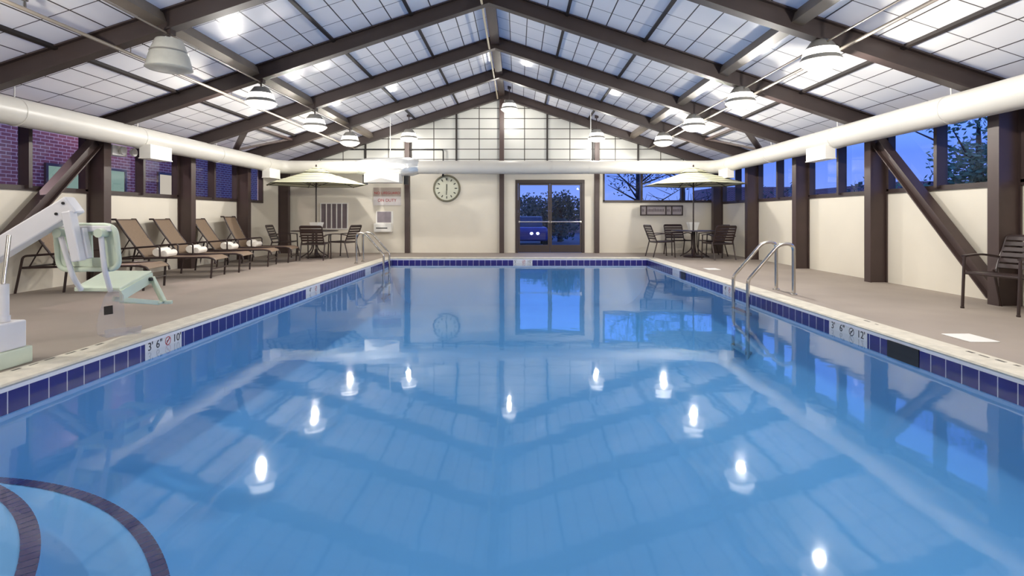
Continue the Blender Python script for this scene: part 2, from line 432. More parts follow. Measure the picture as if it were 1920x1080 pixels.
# frames: one I-section rafter across both slopes, one column on each side
def chev(z_off, d, xa, xb):
    return [(xa, zroof(xa)-z_off), (RX, ZR-z_off), (xb, zroof(xb)-z_off), (xb, zroof(xb)-z_off-d), (RX, ZR-z_off-d), (xa, zroof(xa)-z_off-d)]
names_r = {16.02:'against the far gable wall', 13.66:'second from the far gable wall', 11.3:'third from the far gable wall', 8.93:'with its peak at the top edge of the photo', 6.57:'nearest in view, holding the unlit lamp'}
for y in FR:
    lb = names_r.get(y)
    k = MB()
    k.prism_xz(chev(.02, .25, XL+.05, XR-.05), y-.02, y+.02)
    k.prism_xz(chev(.25, .025, XL+.05, XR-.05), y-.075, y+.075)
    k.prism_xz(chev(.01, .02, XL+.05, XR-.05), y-.075, y+.075)
    o = k.build('roof_rafter', M['rafter'])
    tag(o, 'dark brown steel roof rafter ' + (lb or 'overhead behind the camera'), 'rafter', 'roof rafters')
    for sd in (-1, 1):
        if sd < 0: xa, xb = XL+.002, XL+.29
        else: xa, xb = XR-.29, XR-.002
        k = MB(); zt = zroof(xb if sd < 0 else xa)-.27
        fl = xb if sd < 0 else xa
        fo = xa if sd < 0 else xb
        k.box(min(fl, fl-sd*-.02*-1), max(fl, fl-sd*-.02*-1), y-.08, y+.08, 0, zt) if False else None
        fi0, fi1 = (xb-.022, xb) if sd < 0 else (xa, xa+.022)
        fo0, fo1 = (xa, xa+.022) if sd < 0 else (xb-.022, xb)
        k.box(fi0, fi1, y-.08, y+.08, 0, zt); k.box(fo0, fo1, y-.08, y+.08, 0, zt)
        k.box(min(fi0,fo0)+.022, max(fi1,fo1)-.022, y-.045, y+.045, 0, zt)
        o = k.build('steel_column', M['brown'])
        where = {16.02:'in the %s far corner', 13.66:'on the %s wall, first before the far corner', 11.3:'on the %s wall, second before the far corner',
                 8.93:'on the %s wall with a slanted brace meeting its top', 6.57:'on the %s wall at the foot of the slanted brace'}.get(y, 'on the %s wall beside or behind the camera')
        tag(o, 'dark brown steel column ' + where % ('left' if sd < 0 else 'right'), 'column', 'wall columns')
# braces
for sd, nm in ((-1,'left'),(1,'right')):
    x = (XL+.17) if sd < 0 else (XR-.17)
    p0, p1 = Vector((x, 8.84, 2.34)), Vector((x, 6.66, .12))
    k = MB(); d = (p1-p0).normalized(); u = Vector((1,0,0)); v = d.cross(u)
    k.bar(p0, p1, .15, .03, u)
    for s in (-1,1): k.bar(p0+v*s*.075, p1+v*s*.075, .018, .15, u)
    tag(k.build('diagonal_brace', M['brown']), 'dark brown slanted steel brace against the %s wall' % nm, 'brace', 'diagonal wall braces')
    # knee bracing in the roof plane, near the eave of the second far bay
    def rp(xx, yy): return Vector((xx, yy, zroof(xx)-.1))
    xe = RX + sd*6.35; xm = RX + sd*5.3
    k = MB(); k.bar(rp(xe, 12.9), rp(xm, 11.42), .12, .05); k.bar(rp(xe, 12.9), rp(xm, 13.5), .12, .05)
    k.bar(rp(xm, 11.35), rp(xm, 13.6), .1, .05)
    tag(k.build('roof_bracing', M['brown']), 'dark V-shaped roof bracing near the %s eave above the duct' % nm, 'brace', 'roof bracing')
# gable posts
for x, lb in ((RX,'dark brown post rising to the ridge in the middle of the far wall'), (-3.32,'dark brown post between the clock and the lifeguard sign'), (2.40,'dark brown post on the far wall just right of the glass doors')):
    k = MB(); k.box(x-.07, x+.07, YF-.16, YF-.01, 0, zroof(x)-.28); tag(k.build('gable_post', M['brown'], bevel=.006), lb, 'post', 'gable posts')

# ------------------------------------------------------------------ windows and door
wn = 1
def win(p0, p1, z0, z1, inward, mull=(0.5,), nm=None):
    """window between floor points p0,p1 (wall inside face); inward = unit vector into the room"""
    global wn
    p0, p1, q = Vector(p0), Vector(p1), Vector(inward)
    o = sempty('window_%d' % wn); wn += 1
    k = MB(); t = .05
    a, b = p0 - q*.03, p1 - q*.03
    k.bar(a+Vector((0,0,z0)), b+Vector((0,0,z0)), .12, .07); k.bar(a+Vector((0,0,z1)), b+Vector((0,0,z1)), .12, .06)
    d = (b-a).normalized()
    for e, s in ((a,1),(b,-1)): k.bar(e+d*s*t/2+Vector((0,0,z0)), e+d*s*t/2+Vector((0,0,z1)), t, .12, q)
    k.build('window_frame', M['frame'], o)
    for u in mull:
        m = MB(); c = a.lerp(b, u) + q*.03; m.bar(c+Vector((0,0,z0)), c+Vector((0,0,z1)), .06, .16, q); m.build('mullion', M['frame'], o)
    us = [0]+list(mull)+[1]
    for u0, u1 in zip(us, us[1:]):
        m = MB(); c0, c1 = a.lerp(b,u0)+d*.03-q*.02, a.lerp(b,u1)-d*.03-q*.02
        m.bar(c0+Vector((0,0,(z0+z1)/2)), c1+Vector((0,0,(z0+z1)/2)), .006, z1-z0-.05); m.build('pane', M['glass'], o)
for ya, yb in zip(FR[1:], FR):
    y0, y1 = ya+.085, yb-.085
    win((XR, y0, 0), (XR, y1, 0), ZS-.03, 2.47, (-1,0,0))
    if yb > 16: win((XL, y0, 0), (XL, 14.95, 0), ZS-.03, 2.47, (1,0,0), ())
    else: win((XL, y0, 0), (XL, y1, 0), ZS-.03, 2.47, (1,0,0))
win((WX0, YF, 0), (WX1+.08, YF, 0), 1.56, 2.44, (0,-1,0), ((3.76-WX0)/(WX1+.08-WX0), (4.99-WX0)/(WX1+.08-WX0)))
door = sempty('door_1')
k = MB(); k.box(DX0, DX0+.08, YF-.03, YF+.1, 0, DZ); k.box(DX1-.08, DX1, YF-.03, YF+.1, 0, DZ); k.box(DX0+.08, DX1-.08, YF-.03, YF+.1, DZ-.1, DZ)
k.build('door_frame', M['frame'], door)
xm = (DX0+DX1)/2
for a, b_ in ((DX0+.085, xm-.004), (xm+.004, DX1-.085)):
    k = MB(); y0, y1 = YF, YF+.05; s = .055
    k.box(a, a+s, y0, y1, .015, DZ-.105); k.box(b_-s, b_, y0, y1, .015, DZ-.105); k.box(a+s, b_-s, y0, y1, .015, .24); k.box(a+s, b_-s, y0, y1, DZ-.105-s, DZ-.105)
    lf = k.build('door_leaf', M['frame'], door)
    g = MB(); g.box(a+s, b_-s, YF+.02, YF+.026, .24, DZ-.105-s); g.build('pane', M['glass'], lf)
    pb = MB(); pb.tube([(a+.02, YF-.06, .94), (b_-.02, YF-.06, .94)], .018); pb.box(a+.01, a+.05, YF-.065, YF, .91, .97); pb.box(b_-.05, b_-.01, YF-.065, YF, .91, .97)
    pb.build('push_bar', M['steel'], lf)

# ------------------------------------------------------------------ ducts
DL, DR, DY, DZc, DRr = -6.60, 5.57, 14.9, 2.475, .185
path = fil([(DL, YN+.2, 2.46), (DL, DY, 2.475), (DR, DY, 2.475), (DR, YN+.2, 2.46)], .45, 8)
k = MB(); k.tube(path, DRr, 28)
duct = k.build('ventilation_duct', M['duct'], smooth=True)
root = thing('air_duct', 'long white round air duct running along three sides below the roof', 'duct')
duct.name = 'duct_tube'; duct.parent = root
def band(c, ax, w=.03):
    m = MB(); c = Vector(c); a = Vector(ax); m.tube([c-a*w/2, c+a*w/2], DRr+.006, 28); return m
for x, ys in ((DL,(2.3,4.7,7.0,9.27,11.7,13.9)),(DR,(2.3,4.6,6.85,9.28,11.7,13.9))):
    for y in ys:
        band((x, y, 2.467), (0,1,0), .02).build('seam_band', M['duct'], root, smooth=True)
        h = MB(); h.tube([(x, y, 2.46+DRr), (x, y, zroof(x)-.02)], .008, 6); h.build('hanger_rod', M['white'], root)
for x in (-1.3,-2.2, .95, 2.0, 4.0):
    band((x, DY, 2.475), (1,0,0), .02).build('seam_band', M['duct'], root, smooth=True)
for x in (-3.55, 2.05):
    h = MB(); h.tube([(x, DY, 2.475+DRr), (x, DY, zroof(x)-.02)], .01, 6); h.build('hanger_rod', M['white'], root)
for x0, x1, y0, y1, lb in ((DL+.04, DL+.24, 9.25, 9.82, 'white box register under the left duct above the lounge chairs'), (DL+.02, DL+.22, 13.75, 14.35, 'white box register under the left duct by the far left umbrella'),
                       (DR-.2, DR-.02, 9.3, 9.92, 'white box register under the right duct near the slanted brace'), (DR-.16, DR+.02, 13.75, 14.35, 'white box register under the right duct by the far right umbrella')):
    k = MB(); k.box(x0, x1, y0, y1, 2.12, 2.35); k.box(x0-.01, x1+.01, y0-.01, y1+.01, 2.10, 2.12)
    tag(k.build('air_register', M['white'], bevel=.005), lb, 'air register', 'duct registers')
# foil-wrapped unit with white diffuser in the far duct
u = thing('duct_unit', 'silver foil wrapped duct box with white diffuser hanging over the lifeguard sign', 'air unit', (-3.62, DY, 0))
k = MB(); prof = [(-.9,.17),(-.82,.2),(-.55,.245),(-.2,.26),(.1,.25),(.45,.26),(.7,.24),(.86,.19),(.9,.16)]
k.tube([(x, 0, 2.48) for x, r in prof], [r for x, r in prof], 24)
for v in k.bm.verts:
    v.co += Vector((0, random.uniform(-.018,.018), random.uniform(-.018,.018)))
k.build('foil_wrap', M['foil'], u, smooth=True)
k = MB(); k.box(-.55, .4, -.38, .12, 2.03, 2.27); dif = k.build('diffuser_box', M['white'], u)
k = MB(); z0, z1 = 2.03, 2.27; y = -.385; cx, cz = -.075, 2.15
for A, B in (((-.55,z0),(.4,z0)),((.4,z0),(.4,z1)),((.4,z1),(-.55,z1)),((-.55,z1),(-.55,z0))):
    k.face([(A[0], y, A[1]), (B[0], y, B[1]), (cx, y-.1, cz)])
k.build('pyramid_vane', M['white'], dif)
for a in (-.72, .44):
    k = MB(); k.box(a, a+.12, .05, .15, 2.0, 2.3); k.build('support_bracket', M['black'], u)

# ------------------------------------------------------------------ pipes, conduits
k = MB(); k.tube([(-4.85, YN, 3.13), (-4.85, 15.9, 3.13)], .022, 8)
sp = tag(k.build('sprinkler_pipe', M['pipe'], smooth=True), 'grey sprinkler pipe running lengthwise under the left roof slope', 'pipe', 'sprinkler pipes')
k = MB(); k.tube([(3.95, YN, 3.14), (3.95, 15.9, 3.14)], .022, 8)
sp2 = tag(k.build('sprinkler_pipe', M['pipe'], smooth=True), 'grey sprinkler pipe running lengthwise under the right roof slope', 'pipe', 'sprinkler pipes')
for o, x, ys in ((sp,-4.85,(5.25,10.1,12.6)),(sp2,3.95,(5.05,10.1,12.6))):
    for y in ys:
        k = MB(); k.lathe([(.014,0),(.014,.06),(.03,.065),(.03,.08),(.012,.085),(.012,.12),(.028,.125),(0,.13)], 10, (x, y, 3.15)); k.build('sprinkler_head', M['steel'], o)
    for y in FR[:7]:
        k = MB(); k.tube([(x, y+.12, 3.14), (x, y+.12, zroof(x)-.02)], .006, 6); k.build('pipe_hanger', M['pipe'], o)
LAL, LAR = -4.29, 3.74
for x, nm in ((LAL,'left'),(LAR,'right')):
    k = MB(); z = zroof(x)-.31; k.tube([(x, YN, z), (x, 13.8, z)], .012, 8)
    tag(k.build('conduit', M['pipe'], smooth=True), 'thin electrical conduit linking the %s row of hanging lamps' % nm, 'conduit', 'lamp conduits')
k = MB(); k.tube([(RX-.12, YN, ZR-.29), (RX-.12, YF-.2, ZR-.29)], .02, 8)
tag(k.build('conduit', mat('pale_pipe', (190,176,150), .4), smooth=True), 'pale pipe running along under the roof ridge', 'pipe')
k = MB(); k.tube(fil([(-5.1, YF-.08, 3.13), (-2.24, YF-.08, 3.13), (-2.24, YF-.08, 2.38)], .08), .022, 8); k.tube([(-4.62, YF-.08, 3.12), (-4.62, YF-.08, 2.5)], .018, 8); k.tube([(-2.24, YF-.08, 2.38), (-2.24, YF-.16, 2.33)], .03, 8)
tag(k.build('wall_pipe', M['black'], smooth=True), 'dark pipe on the far wall bending down to the clock', 'pipe')

# ------------------------------------------------------------------ lamps
def make_lamp(lit, drop, label, pw=None):
    t = thing('pendant_lamp', label, 'lamp', group='hanging lamps')
    k = MB(); k.tube([(0,0,.37), (0,0,drop)], .014, 8); k.box(-.05, .05, -.05, .05, drop-.05, drop+.03); k.build('stem', M['frame'], t)
    if not lit:
        k = MB(); k.lathe([(.245,.03),(.232,.09),(.21,.18),(.197,.215),(.2,.225),(.17,.30),(.15,.36),(.14,.375),(0,.38)], 28, caps=False); k.build('shade', M['shade'], t, smooth=True)
        k = MB(); k.lathe([(0,0),(.15,.004),(.235,.012),(.252,.022),(.245,.032)], 28, caps=False); k.build('lens', M['shade'], t, smooth=True)
        k = MB(); k.lathe([(.2,.212),(.206,.22),(.2,.232)], 28, caps=False); k.build('shade_ring', M['lampgray'], t, smooth=True)
        return t
    k = MB(); k.lathe([(.19,.255),(.165,.285),(.14,.32),(.11,.36),(.03,.375)], 28); k.build('housing', M['lampgray'] if lit else M['shade'], t, smooth=True)
    k = MB(); k.lathe([(.215,.165),(.19,.255)], 28, caps=False); k.build('shade', M['band'] if lit else M['shade'], t, smooth=True)
    k = MB(); k.lathe([(.242,.11),(.236,.125),(.215,.165)], 28, caps=False); k.build('shade_ring', M['lampgray'], t, smooth=True)
    k = MB(); k.lathe([(0,0),(.09,.006),(.16,.028),(.215,.066),(.25,.102),(.242,.11)], 28, caps=False); k.build('lens', M['lens'] if lit else M['shade'], t, smooth=True)
    if lit:
        li = bpy.data.lights.new('point_light', 'POINT'); li.energy = pw or PW; li.color = (1,.955,.88); li.shadow_soft_size = .05
        o = bpy.data.objects.new('point_light', li); C.objects.link(o); o.parent = t; o.location = (0,0,-.07)
    return t
PW = 120
ZL = 2.89
dropL = zroof(LAL)-.27-ZL; dropR = zroof(LAR)-.27-ZL
l0 = make_lamp(True, dropL, ''); l0.location = (LAL, 8.93, ZL); l0['label'] = 'glowing bell lamp on the left, just behind the unlit lamp'
dup(l0, (LAL, 11.3, ZL), 0, 'glowing bell lamp on the left, second behind the unlit lamp'); dup(l0, (LAL, 13.66, ZL), 0, 'glowing bell lamp on the left, third behind the unlit lamp, above the left umbrella')
off = make_lamp(False, dropL, 'unlit grey bell lamp hanging at upper left'); off.location = (LAL, 6.57, ZL); off.scale = (1.03,1.03,1.0)
r0 = make_lamp(True, dropR, 'largest glowing bell lamp, at upper right near the big white duct'); r0.location = (LAR, 6.57, ZL)
for y, lb in ((8.93,'glowing bell lamp on the right, second from the near end'),(11.3,'glowing bell lamp on the right, third from the near end'),(13.66,'glowing bell lamp on the right, above the right umbrella')):
    dup(r0, (LAR, y, ZL), 0, lb)
for y in (4.2, 1.84, -.53):
    for x_, dr, lb in ((LAL, dropL, 'glowing bell lamp of the left row overhead behind the view'), (LAR, dropR, 'glowing bell lamp of the right row overhead behind the view')):
        make_lamp(True, dr, lb, 98).location = (x_, y, ZL)
for x, z, lb in ((-.23, 4.08, 'small glowing lamp hanging at the far end right under the ridge'), (-3.12, 3.24, 'small glowing lamp at the far end above the foil duct box'), (2.28, 3.24, 'small glowing lamp at the far end above the glass doors')):
    t = make_lamp(True, zroof(x)-.02-z, lb, 40); t.location = (x, 15.35, z); 

# ------------------------------------------------------------------ wall fittings
ck = thing('wall_clock', 'large round cream wall clock with dark hands on the far wall', 'clock', (-2.14, YF, 1.955))
RXm = Matrix.Rotation(PI/2, 4, 'X')
MB().lathe([(.365,0),(.41,0),(.415,.03),(.4,.06),(.37,.065),(.36,.05)], 48, caps=False).xf(RXm).build('rim', M['clockrim'], ck, smooth=True)
MB().lathe([(0,.035),(.365,.035),(.365,.03)], 48, caps=False).xf(RXm).build('dial', M['clockface'], ck)
for i in range(12):
    a = PI/6*i; k = MB(); c = Vector((math.sin(a)*.275, -.04, math.cos(a)*.275)); d = Vector((math.sin(a),0,math.cos(a)))
    k.bar(c-d*.035, c+d*.035, .03, .004, (0,1,0)); k.build('hour_mark', M['hand'], ck)
MB().bar((0,-.045,-.06),(0,-.045,.13),.03,.004,(0,1,0)).build('hour_hand', M['hand'], ck)
MB().bar((0,-.05,.05),(-.01,-.05,-.2),.02,.004,(0,1,0)).build('minute_hand', M['hand'], ck)

sg = thing('lifeguard_sign', 'white sign with red letters on the far wall under the foil duct box', 'sign', (-3.95, YF, 1.71))
MB().box(-.42,.42,-.02,0,-.27,.27).build('panel', mat('sign_white', (214,208,206), .5), sg)
MB().box(-.42,.42,-.023,-.02,.0,.27).build('upper_panel', mat('sign_grey', (168,156,146), .5), sg)
text_mesh('NO LIFEGUARD', .112, M['red'], (0,-.026,.1), (PI/2,0,0), sg); text_mesh('ON DUTY', .125, M['red'], (0,-.026,-.12), (PI/2,0,0), sg)

bd = thing('wall_plaque', 'long dark framed plaque with grey panels below the far right window', 'sign', (4.375, YF, 1.285))
k = MB(); k.box(-.65,.65,-.03,0,-.155,-.12); k.box(-.65,.65,-.03,0,.12,.155); k.box(-.65,-.615,-.03,0,-.12,.12); k.box(.615,.65,-.03,0,-.12,.12)
for x in (-.46, .13, .31): k.box(x-.018, x+.018, -.03, 0, -.12, .12)
k.build('frame', M['frame'], bd)
k = MB(); k.box(-.615,.615,-.012,0,-.12,.12); pn = k.build('panel', mat('plaque_grey', (176,166,166), .5), bd)
ink = mat('plaque_ink', (120,110,112), .6)
for a, b_ in ((-.59,-.5),(-.42,.09),(.17,.28),(.35,.59)):
    x = a; k = MB(); k.box(a, b_, -.0135, -.012, -.034, -.028)
    while x < b_-.02:
        ww = random.uniform(.02,.035); k.box(x, x+ww, -.015, -.012, -.03, random.choice((.05,.06,.04))); x += ww+.014
    k.build('faint_lettering', ink, pn)

vt = thing('wall_grille', 'white framed grille with dark upright slots behind the left table', 'vent', (-5.56, YF, 1.115))
k = MB(); k.box(-.4,.4,-.015,0,-.39,.39); k.build('backing', M['grille'], vt)
k = MB(); k.box(-.42,.42,-.03,0,-.4,-.37); k.box(-.42,.42,-.03,0,.37,.4); k.box(-.42,-.39,-.03,0,-.37,.37); k.box(.39,.42,-.03,0,-.37,.37); k.build('frame', M['white'], vt)
for i in range(1,5):
    x = -.39+.78*i/5; MB().box(x-.016,x+.016,-.028,-.015,-.37,.37).build('grille_bar', M['white'], vt)

tw = thing('wall_dispenser', 'white wall box with grey upper recess left of the clock post', 'dispenser', (-4.03, YF, .94))
MB().box(-.26,.26,-.02,0,-.2,.32).build('back_panel', M['white'], tw)
MB().box(-.22,.2,-.025,-.02,-.02,.31).build('steel_panel', M['stainl'], tw)
k = MB(); k.prism_yz([(0,-.31),(-.22,-.31),(-.24,-.27),(-.24,-.06),(-.2,-.04),(0,-.04)], -.27, .25); k.build('tray', M['white'], tw, bevel=.01)
MB().box(-.2,.14,-.243,-.238,-.2,-.17).build('slot', M['black'], tw)

el = thing('emergency_light', 'white twin-head emergency light high on the left wall beside the column', 'emergency light', (XL+.12, 9.42, 2.25))
MB().box(-.115,.05,-.22,.12,-.09,.09).build('housing', M['white'], el, bevel=.01)
for y in (-.06,.2):
    k = MB(); k.lathe([(.03,0),(.07,.04),(.075,.08),(.06,.085),(0,.07)], 18).xf(Matrix.Translation((.05,y,.0))@Matrix.Rotation(PI/2,4,'Y')); k.build('lamp_head', M['white'], el, smooth=True)

# ------------------------------------------------------------------ furniture
def make_chair(label):
    """slatted metal armchair, facing +x"""
    t = thing('patio_chair', label, 'chair', group='brown slatted patio chairs')
    r = .016; W = .29
    k = MB()
    for i in range(7):
        x = -.2+.44*i/6; k.bar((x,-W+.02,.43-.01*(6-i)/6*2),(x,W-.02,.43-.01*(6-i)/6*2),.056,.014)
    k.tube([(.26,-W,.42),(.26,W,.42)], r, 8); k.tube([(-.22,-W,.4),(-.22,W,.4)], r, 8)
    k.build('seat', M['cbrown'], t)
    k = MB(); n = 6
    for i in range(n):
        u = i/(n-1); x = -.23-.14*u; z = .50+.33*u
        k.bar((x,-W+.02,z),(x,W-.02,z),.014,.05,(-.3,0,1)) if False else k.bar((x,-W+.03,z),(x,W-.03,z),.05,.014,(.9,0,.38))
    k.tube(fil([(-.21,-W+.02,.42),(-.385,-W+.02,.86),(-.385,W-.02,.86),(-.21,W-.02,.42)], .05), r, 8)
    k.build('backrest', M['cbrown'], t)
    for s in (-1,1):
        k = MB(); k.tube([(.29,s*W,0),(.26,s*W,.62)], r, 8); k.lathe([(.02,0),(.02,.02)], 8, (.29,s*W,0)); k.build('leg', M['cbrown'], t)
        k = MB(); k.tube([(-.32,s*W,0),(-.2,s*W,.45)], r, 8); k.tube([(-.2,s*W,.41),(.26,s*W,.42)], r, 8); k.build('leg', M['cbrown'], t)
        k = MB(); a = fil([(.275,s*W,.62),(.0,s*W,.645),(-.29,s*W,.60)], .15); k2 = [Vector(p) for p in a]
        for p, q in zip(k2, k2[1:]): k.bar(p, q, .045, .022)
        k.build('armrest', M['cbrown'], t)
    return t
ch = make_chair('brown slatted armchair at the right edge beside the near column')
fw = math.atan2(-.24, -.97)
cx = Vector((5.37, 6.07, 0)); d = Vector((math.cos(fw), math.sin(fw), 0))
ch.location = cx - d*.29; ch.rotation_euler = (0,0,fw)

def make_table(label):
    t = thing('patio_table', label, 'table', group='round patio tables')
    k = MB(); k.lathe([(.03,.70),(.58,.70),(.61,.705),(.61,.72),(.58,.725),(.03,.725)], 36); k.build('tabletop', M['cbrown'], t, smooth=True)
    k = MB()
    for i in range(4):
        a = PI/4+PI/2*i; c, s = math.cos(a), math.sin(a)
        k.tube(fil([(.06*c,.06*s,.7),(.07*c,.07*s,.2),(.38*c,.38*s,.012)], .15), .016, 8)
    k.build('pedestal', M['cbrown'], t)
    return t
def make_umbrella(label, rot):
    t = thing('patio_umbrella', label, 'umbrella', rz=rot, group='striped patio umbrellas')
    ZH, ZA, R = 1.95, 2.36, 1.36
    m, N, L, b = nt('striped_canvas'); tc = N.new('ShaderNodeTexCoord'); s = N.new('ShaderNodeSeparateXYZ'); L.new(tc.outputs['Object'], s.inputs[0])
    k_ = lines(N, L, s.outputs[2], .062, .019, -1.953)
    mx = N.new('ShaderNodeMix'); mx.data_type = 'RGBA'; L.new(k_, mx.inputs['Factor'])
    mx.inputs['A'].default_value = lin((222,220,192)); mx.inputs['B'].default_value = lin((118,118,88)); L.new(mx.outputs['Result'], b.inputs['Base Color'])
    b.inputs['Roughness'].default_value = .85
    k = MB(); hem = [Vector((R*math.cos(PI/3*i), R*math.sin(PI/3*i), ZH)) for i in range(6)]
    for i in range(6):
        A, B = hem[i], hem[(i+1)%6]; n = 8
        rows = []
        for j in range(n+1):
            u = .1+.9*j/n
            a = Vector((A.x*u, A.y*u, ZA-(ZA-ZH)*(u**1.08))); c = Vector((B.x*u, B.y*u, ZA-(ZA-ZH)*(u**1.08)))
            rows.append((k.bm.verts.new(a), k.bm.verts.new(c)))
        for r0_, r1_ in zip(rows, rows[1:]): k.bm.faces.new((r0_[0], r0_[1], r1_[1], r1_[0]))
    bmesh.ops.remove_doubles(k.bm, verts=k.bm.verts, dist=.001)
    k.build('canopy', m, t, solid=.006)
    k = MB(); n = 6
    top = k.bm.verts.new((0,0,ZA+.09)); rr = [k.bm.verts.new((.36*math.cos(PI/3*i), .36*math.sin(PI/3*i), ZA-.065)) for i in range(6)]
    for i in range(6): k.bm.faces.new((top, rr[i], rr[(i+1)%6]))
    k.build('vent_cap', m, t, solid=.006)
    k = MB(); k.tube([(0,0,.03),(0,0,ZA+.1)], .019, 10); k.build('pole', M['cbrown'], t, smooth=True)
    MB().lathe([(.0,ZA+.15),(.022,ZA+.13),(.02,ZA+.1),(.03,ZA+.09)], 10).build('finial', M['cbrown'], t, smooth=True)
    MB().lathe([(.26,0),(.27,.03),(.2,.05),(.05,.07),(.04,.22),(.022,.23)], 24).build('base', M['cbrown'], t, smooth=True)
    for i in range(6):
        a = hem[i]; k = MB(); k.bar((0,0,ZA-.03),(a.x*.98,a.y*.98,ZH-.012),.016,.012); k.bar((0,0,1.9),(a.x*.5,a.y*.5,ZA-(ZA-ZH)*.5-.02),.014,.01); k.build('rib', M['cbrown'], t)
    return t
def make_box(label):
    k = MB(); z0 = 0; k.lathe([(.0,0),(.09,0),(.135,.17),(.14,.2),(.125,.2),(.085,.02),(0,.02)], 4)
    return tag(k.build('table_caddy', M['white']), label, 'container', 'white containers on the tables')
TLX, TLY, TRX, TRY = -5.48, 14.42, 4.80, 14.45
tl = make_table('round brown patio table under the left umbrella'); tl.location = (TLX, TLY, 0)
dup(tl, (TRX, TRY, 0), .3, 'round brown patio table under the right umbrella')
ul = make_umbrella('cream striped umbrella over the left table, flat panel facing front', 0); ul.location = (TLX+.04, TLY, 0)
ur = make_umbrella('cream striped umbrella over the right table, corner facing front', PI/6); ur.location = (TRX-.03, TRY, 0)
bx = make_box('white tapered container on the left umbrella table'); bx.location = (TLX+.13, TLY-.2, .725); bx.rotation_euler = (0,0,.5); bx.scale = (1.3,1.3,1.1)
b2 = make_box('white tapered container on the right umbrella table'); b2.location = (TRX+.02, TRY+.2, .725); b2.rotation_euler = (0,0,.78); b2.scale = (1.4,1.4,1.1)
dup(ch, (-4.72, 14.5, 0), PI-.25, 'brown patio chair right of the left table, turned sideways')
dup(ch, (-5.12, 13.55, 0), PI/2+.04, 'brown patio chair in front of the left table, back to the pool')
dup(ch, (-6.35, 14.5, 0), .1, 'brown patio chair on the wall side of the left table')
dup(ch, (3.92, 14.6, 0), .12, 'brown patio chair left of the right table, turned sideways')
dup(ch, (4.62, 15.35, 0), -PI/2+.1, 'brown patio chair behind the right table, against the far wall')
dup(ch, (5.16, 13.70, 0), PI*.56, 'brown patio chair in front of the right table, back to the pool')
dup(ch, (5.46, 14.95, 0), PI+.05, 'brown patio chair on the window side of the right table')

def make_chaise(label, ang, loc, rz):
    """sling chaise: head at x=0, foot at x=1.75; back raised by ang (degrees)"""
    t = thing('lounge_chair', label, 'lounge chair', loc, rz, 'brown sling lounge chairs')
    r = .017; W = .31; PV = .56; Z = .37
    k = MB()
    for s in (-1,1): k.tube(fil([(PV-.5,s*W,Z-.01),(PV,s*W,Z),(1.58,s*W,Z),(1.70,s*W,Z-.03),(1.72,s*W,Z-.12)], .1), r, 8)
    for x in (PV, 1.2): k.tube([(x,-W,Z-.02),(x,W,Z-.02)], r*.8, 8)
    k.tube([(PV-.5,-W,Z-.01),(PV-.5,W,Z-.01)], r*.8, 8); k.tube([(1.66,-W,.16),(1.66,W,.16)], r*.7, 8)
    k.build('frame', M['cbrown'], t, smooth=True)
    k = MB(); n = 10; xs = [PV+.02+(1.60-PV-.02)*i/n for i in range(n+1)] + [1.67,1.71]
    zs = [Z+.012-.02*math.sin(PI*i/n) for i in range(n+1)] + [Z-.015,Z-.05]
    for (a, za), (b_, zb) in zip(zip(xs,zs), list(zip(xs,zs))[1:]): k.face([(a,-W,za),(a,W,za),(b_,W,zb),(b_,-W,zb)])
    bmesh.ops.remove_doubles(k.bm, verts=k.bm.verts, dist=.001); k.build('seat_sling', M['sling'], t, solid=.008)
    A = math.radians(ang); L_ = .80
    def bp(u, h=0): return (PV-math.cos(A)*u-math.sin(A)*h*-1*0, Z+math.sin(A)*u)
    k = MB(); n = 8
    pr = [(PV-math.cos(A)*L_*i/n + math.sin(A)*(-.02)*math.sin(PI*i/n)*1, Z+.01+math.sin(A)*L_*i/n) for i in range(n+1)]
    pr.append((pr[-1][0]-.07, pr[-1][1]+.0))
    for a, b_ in zip(pr, pr[1:]): k.face([(a[0],-W,a[1]),(a[0],W,a[1]),(b_[0],W,b_[1]),(b_[0],-W,b_[1])])
    bmesh.ops.remove_doubles(k.bm, verts=k.bm.verts, dist=.001); bk = k.build('backrest', M['sling'], t, solid=.008)
    k = MB()
    for s in (-1,1): k.tube([(p[0], s*W, p[1]) for p in pr], r, 8)
    k.tube([(pr[-2][0],-W,pr[-2][1]-.012),(pr[-2][0],W,pr[-2][1]-.012)], r*.8, 8)
    k.build('backrest_frame', M['cbrown'], bk, smooth=True)
    if ang > 10:
        for s in (-1,1):
            k = MB(); q = (PV-math.cos(A)*.42, s*(W-.03), Z+math.sin(A)*.42); k.tube([q, (PV-.42, s*(W-.03), Z)], .01, 6); k.build('support_strut', M['cbrown'], bk)
    for s in (-1,1):
        k = MB(); pts = fil([(.0,s*(W+.03),0),(.1,s*(W+.03),.53),(.82,s*(W+.03),.58),(.82,s*(W+.02),Z)], .05)
        k.tube(pts, .016, 8); k.build('armrest', M['cbrown'], t, smooth=True)
        k = MB(); k.tube([(.60,s*W,0),(.64,s*W,Z)], r, 8); k.build('leg', M['cbrown'], t)
        k = MB(); k.tube([(1.64,s*W,0),(1.66,s*W,Z-.03)], r, 8); k.build('leg', M['cbrown'], t)
    return t
RZ = math.radians(9)
dx = Vector((math.cos(RZ), math.sin(RZ), 0)); dy = Vector((-math.sin(RZ), math.cos(RZ), 0))
def cl(nx, ny): return Vector((nx, ny, 0)) - dx*1.64 + dy*.31
ca = make_chaise('brown sling lounge chair directly behind the lift seat, before the second left column', 56, cl(-5.44, 9.47), RZ)
cb_ = dup(ca, cl(-5.44, 10.42), RZ, 'brown sling lounge chair overlapping the foot of the second left column')
cc = dup(ca, cl(-5.45, 11.65), RZ, 'brown sling lounge chair just beyond the second left column')
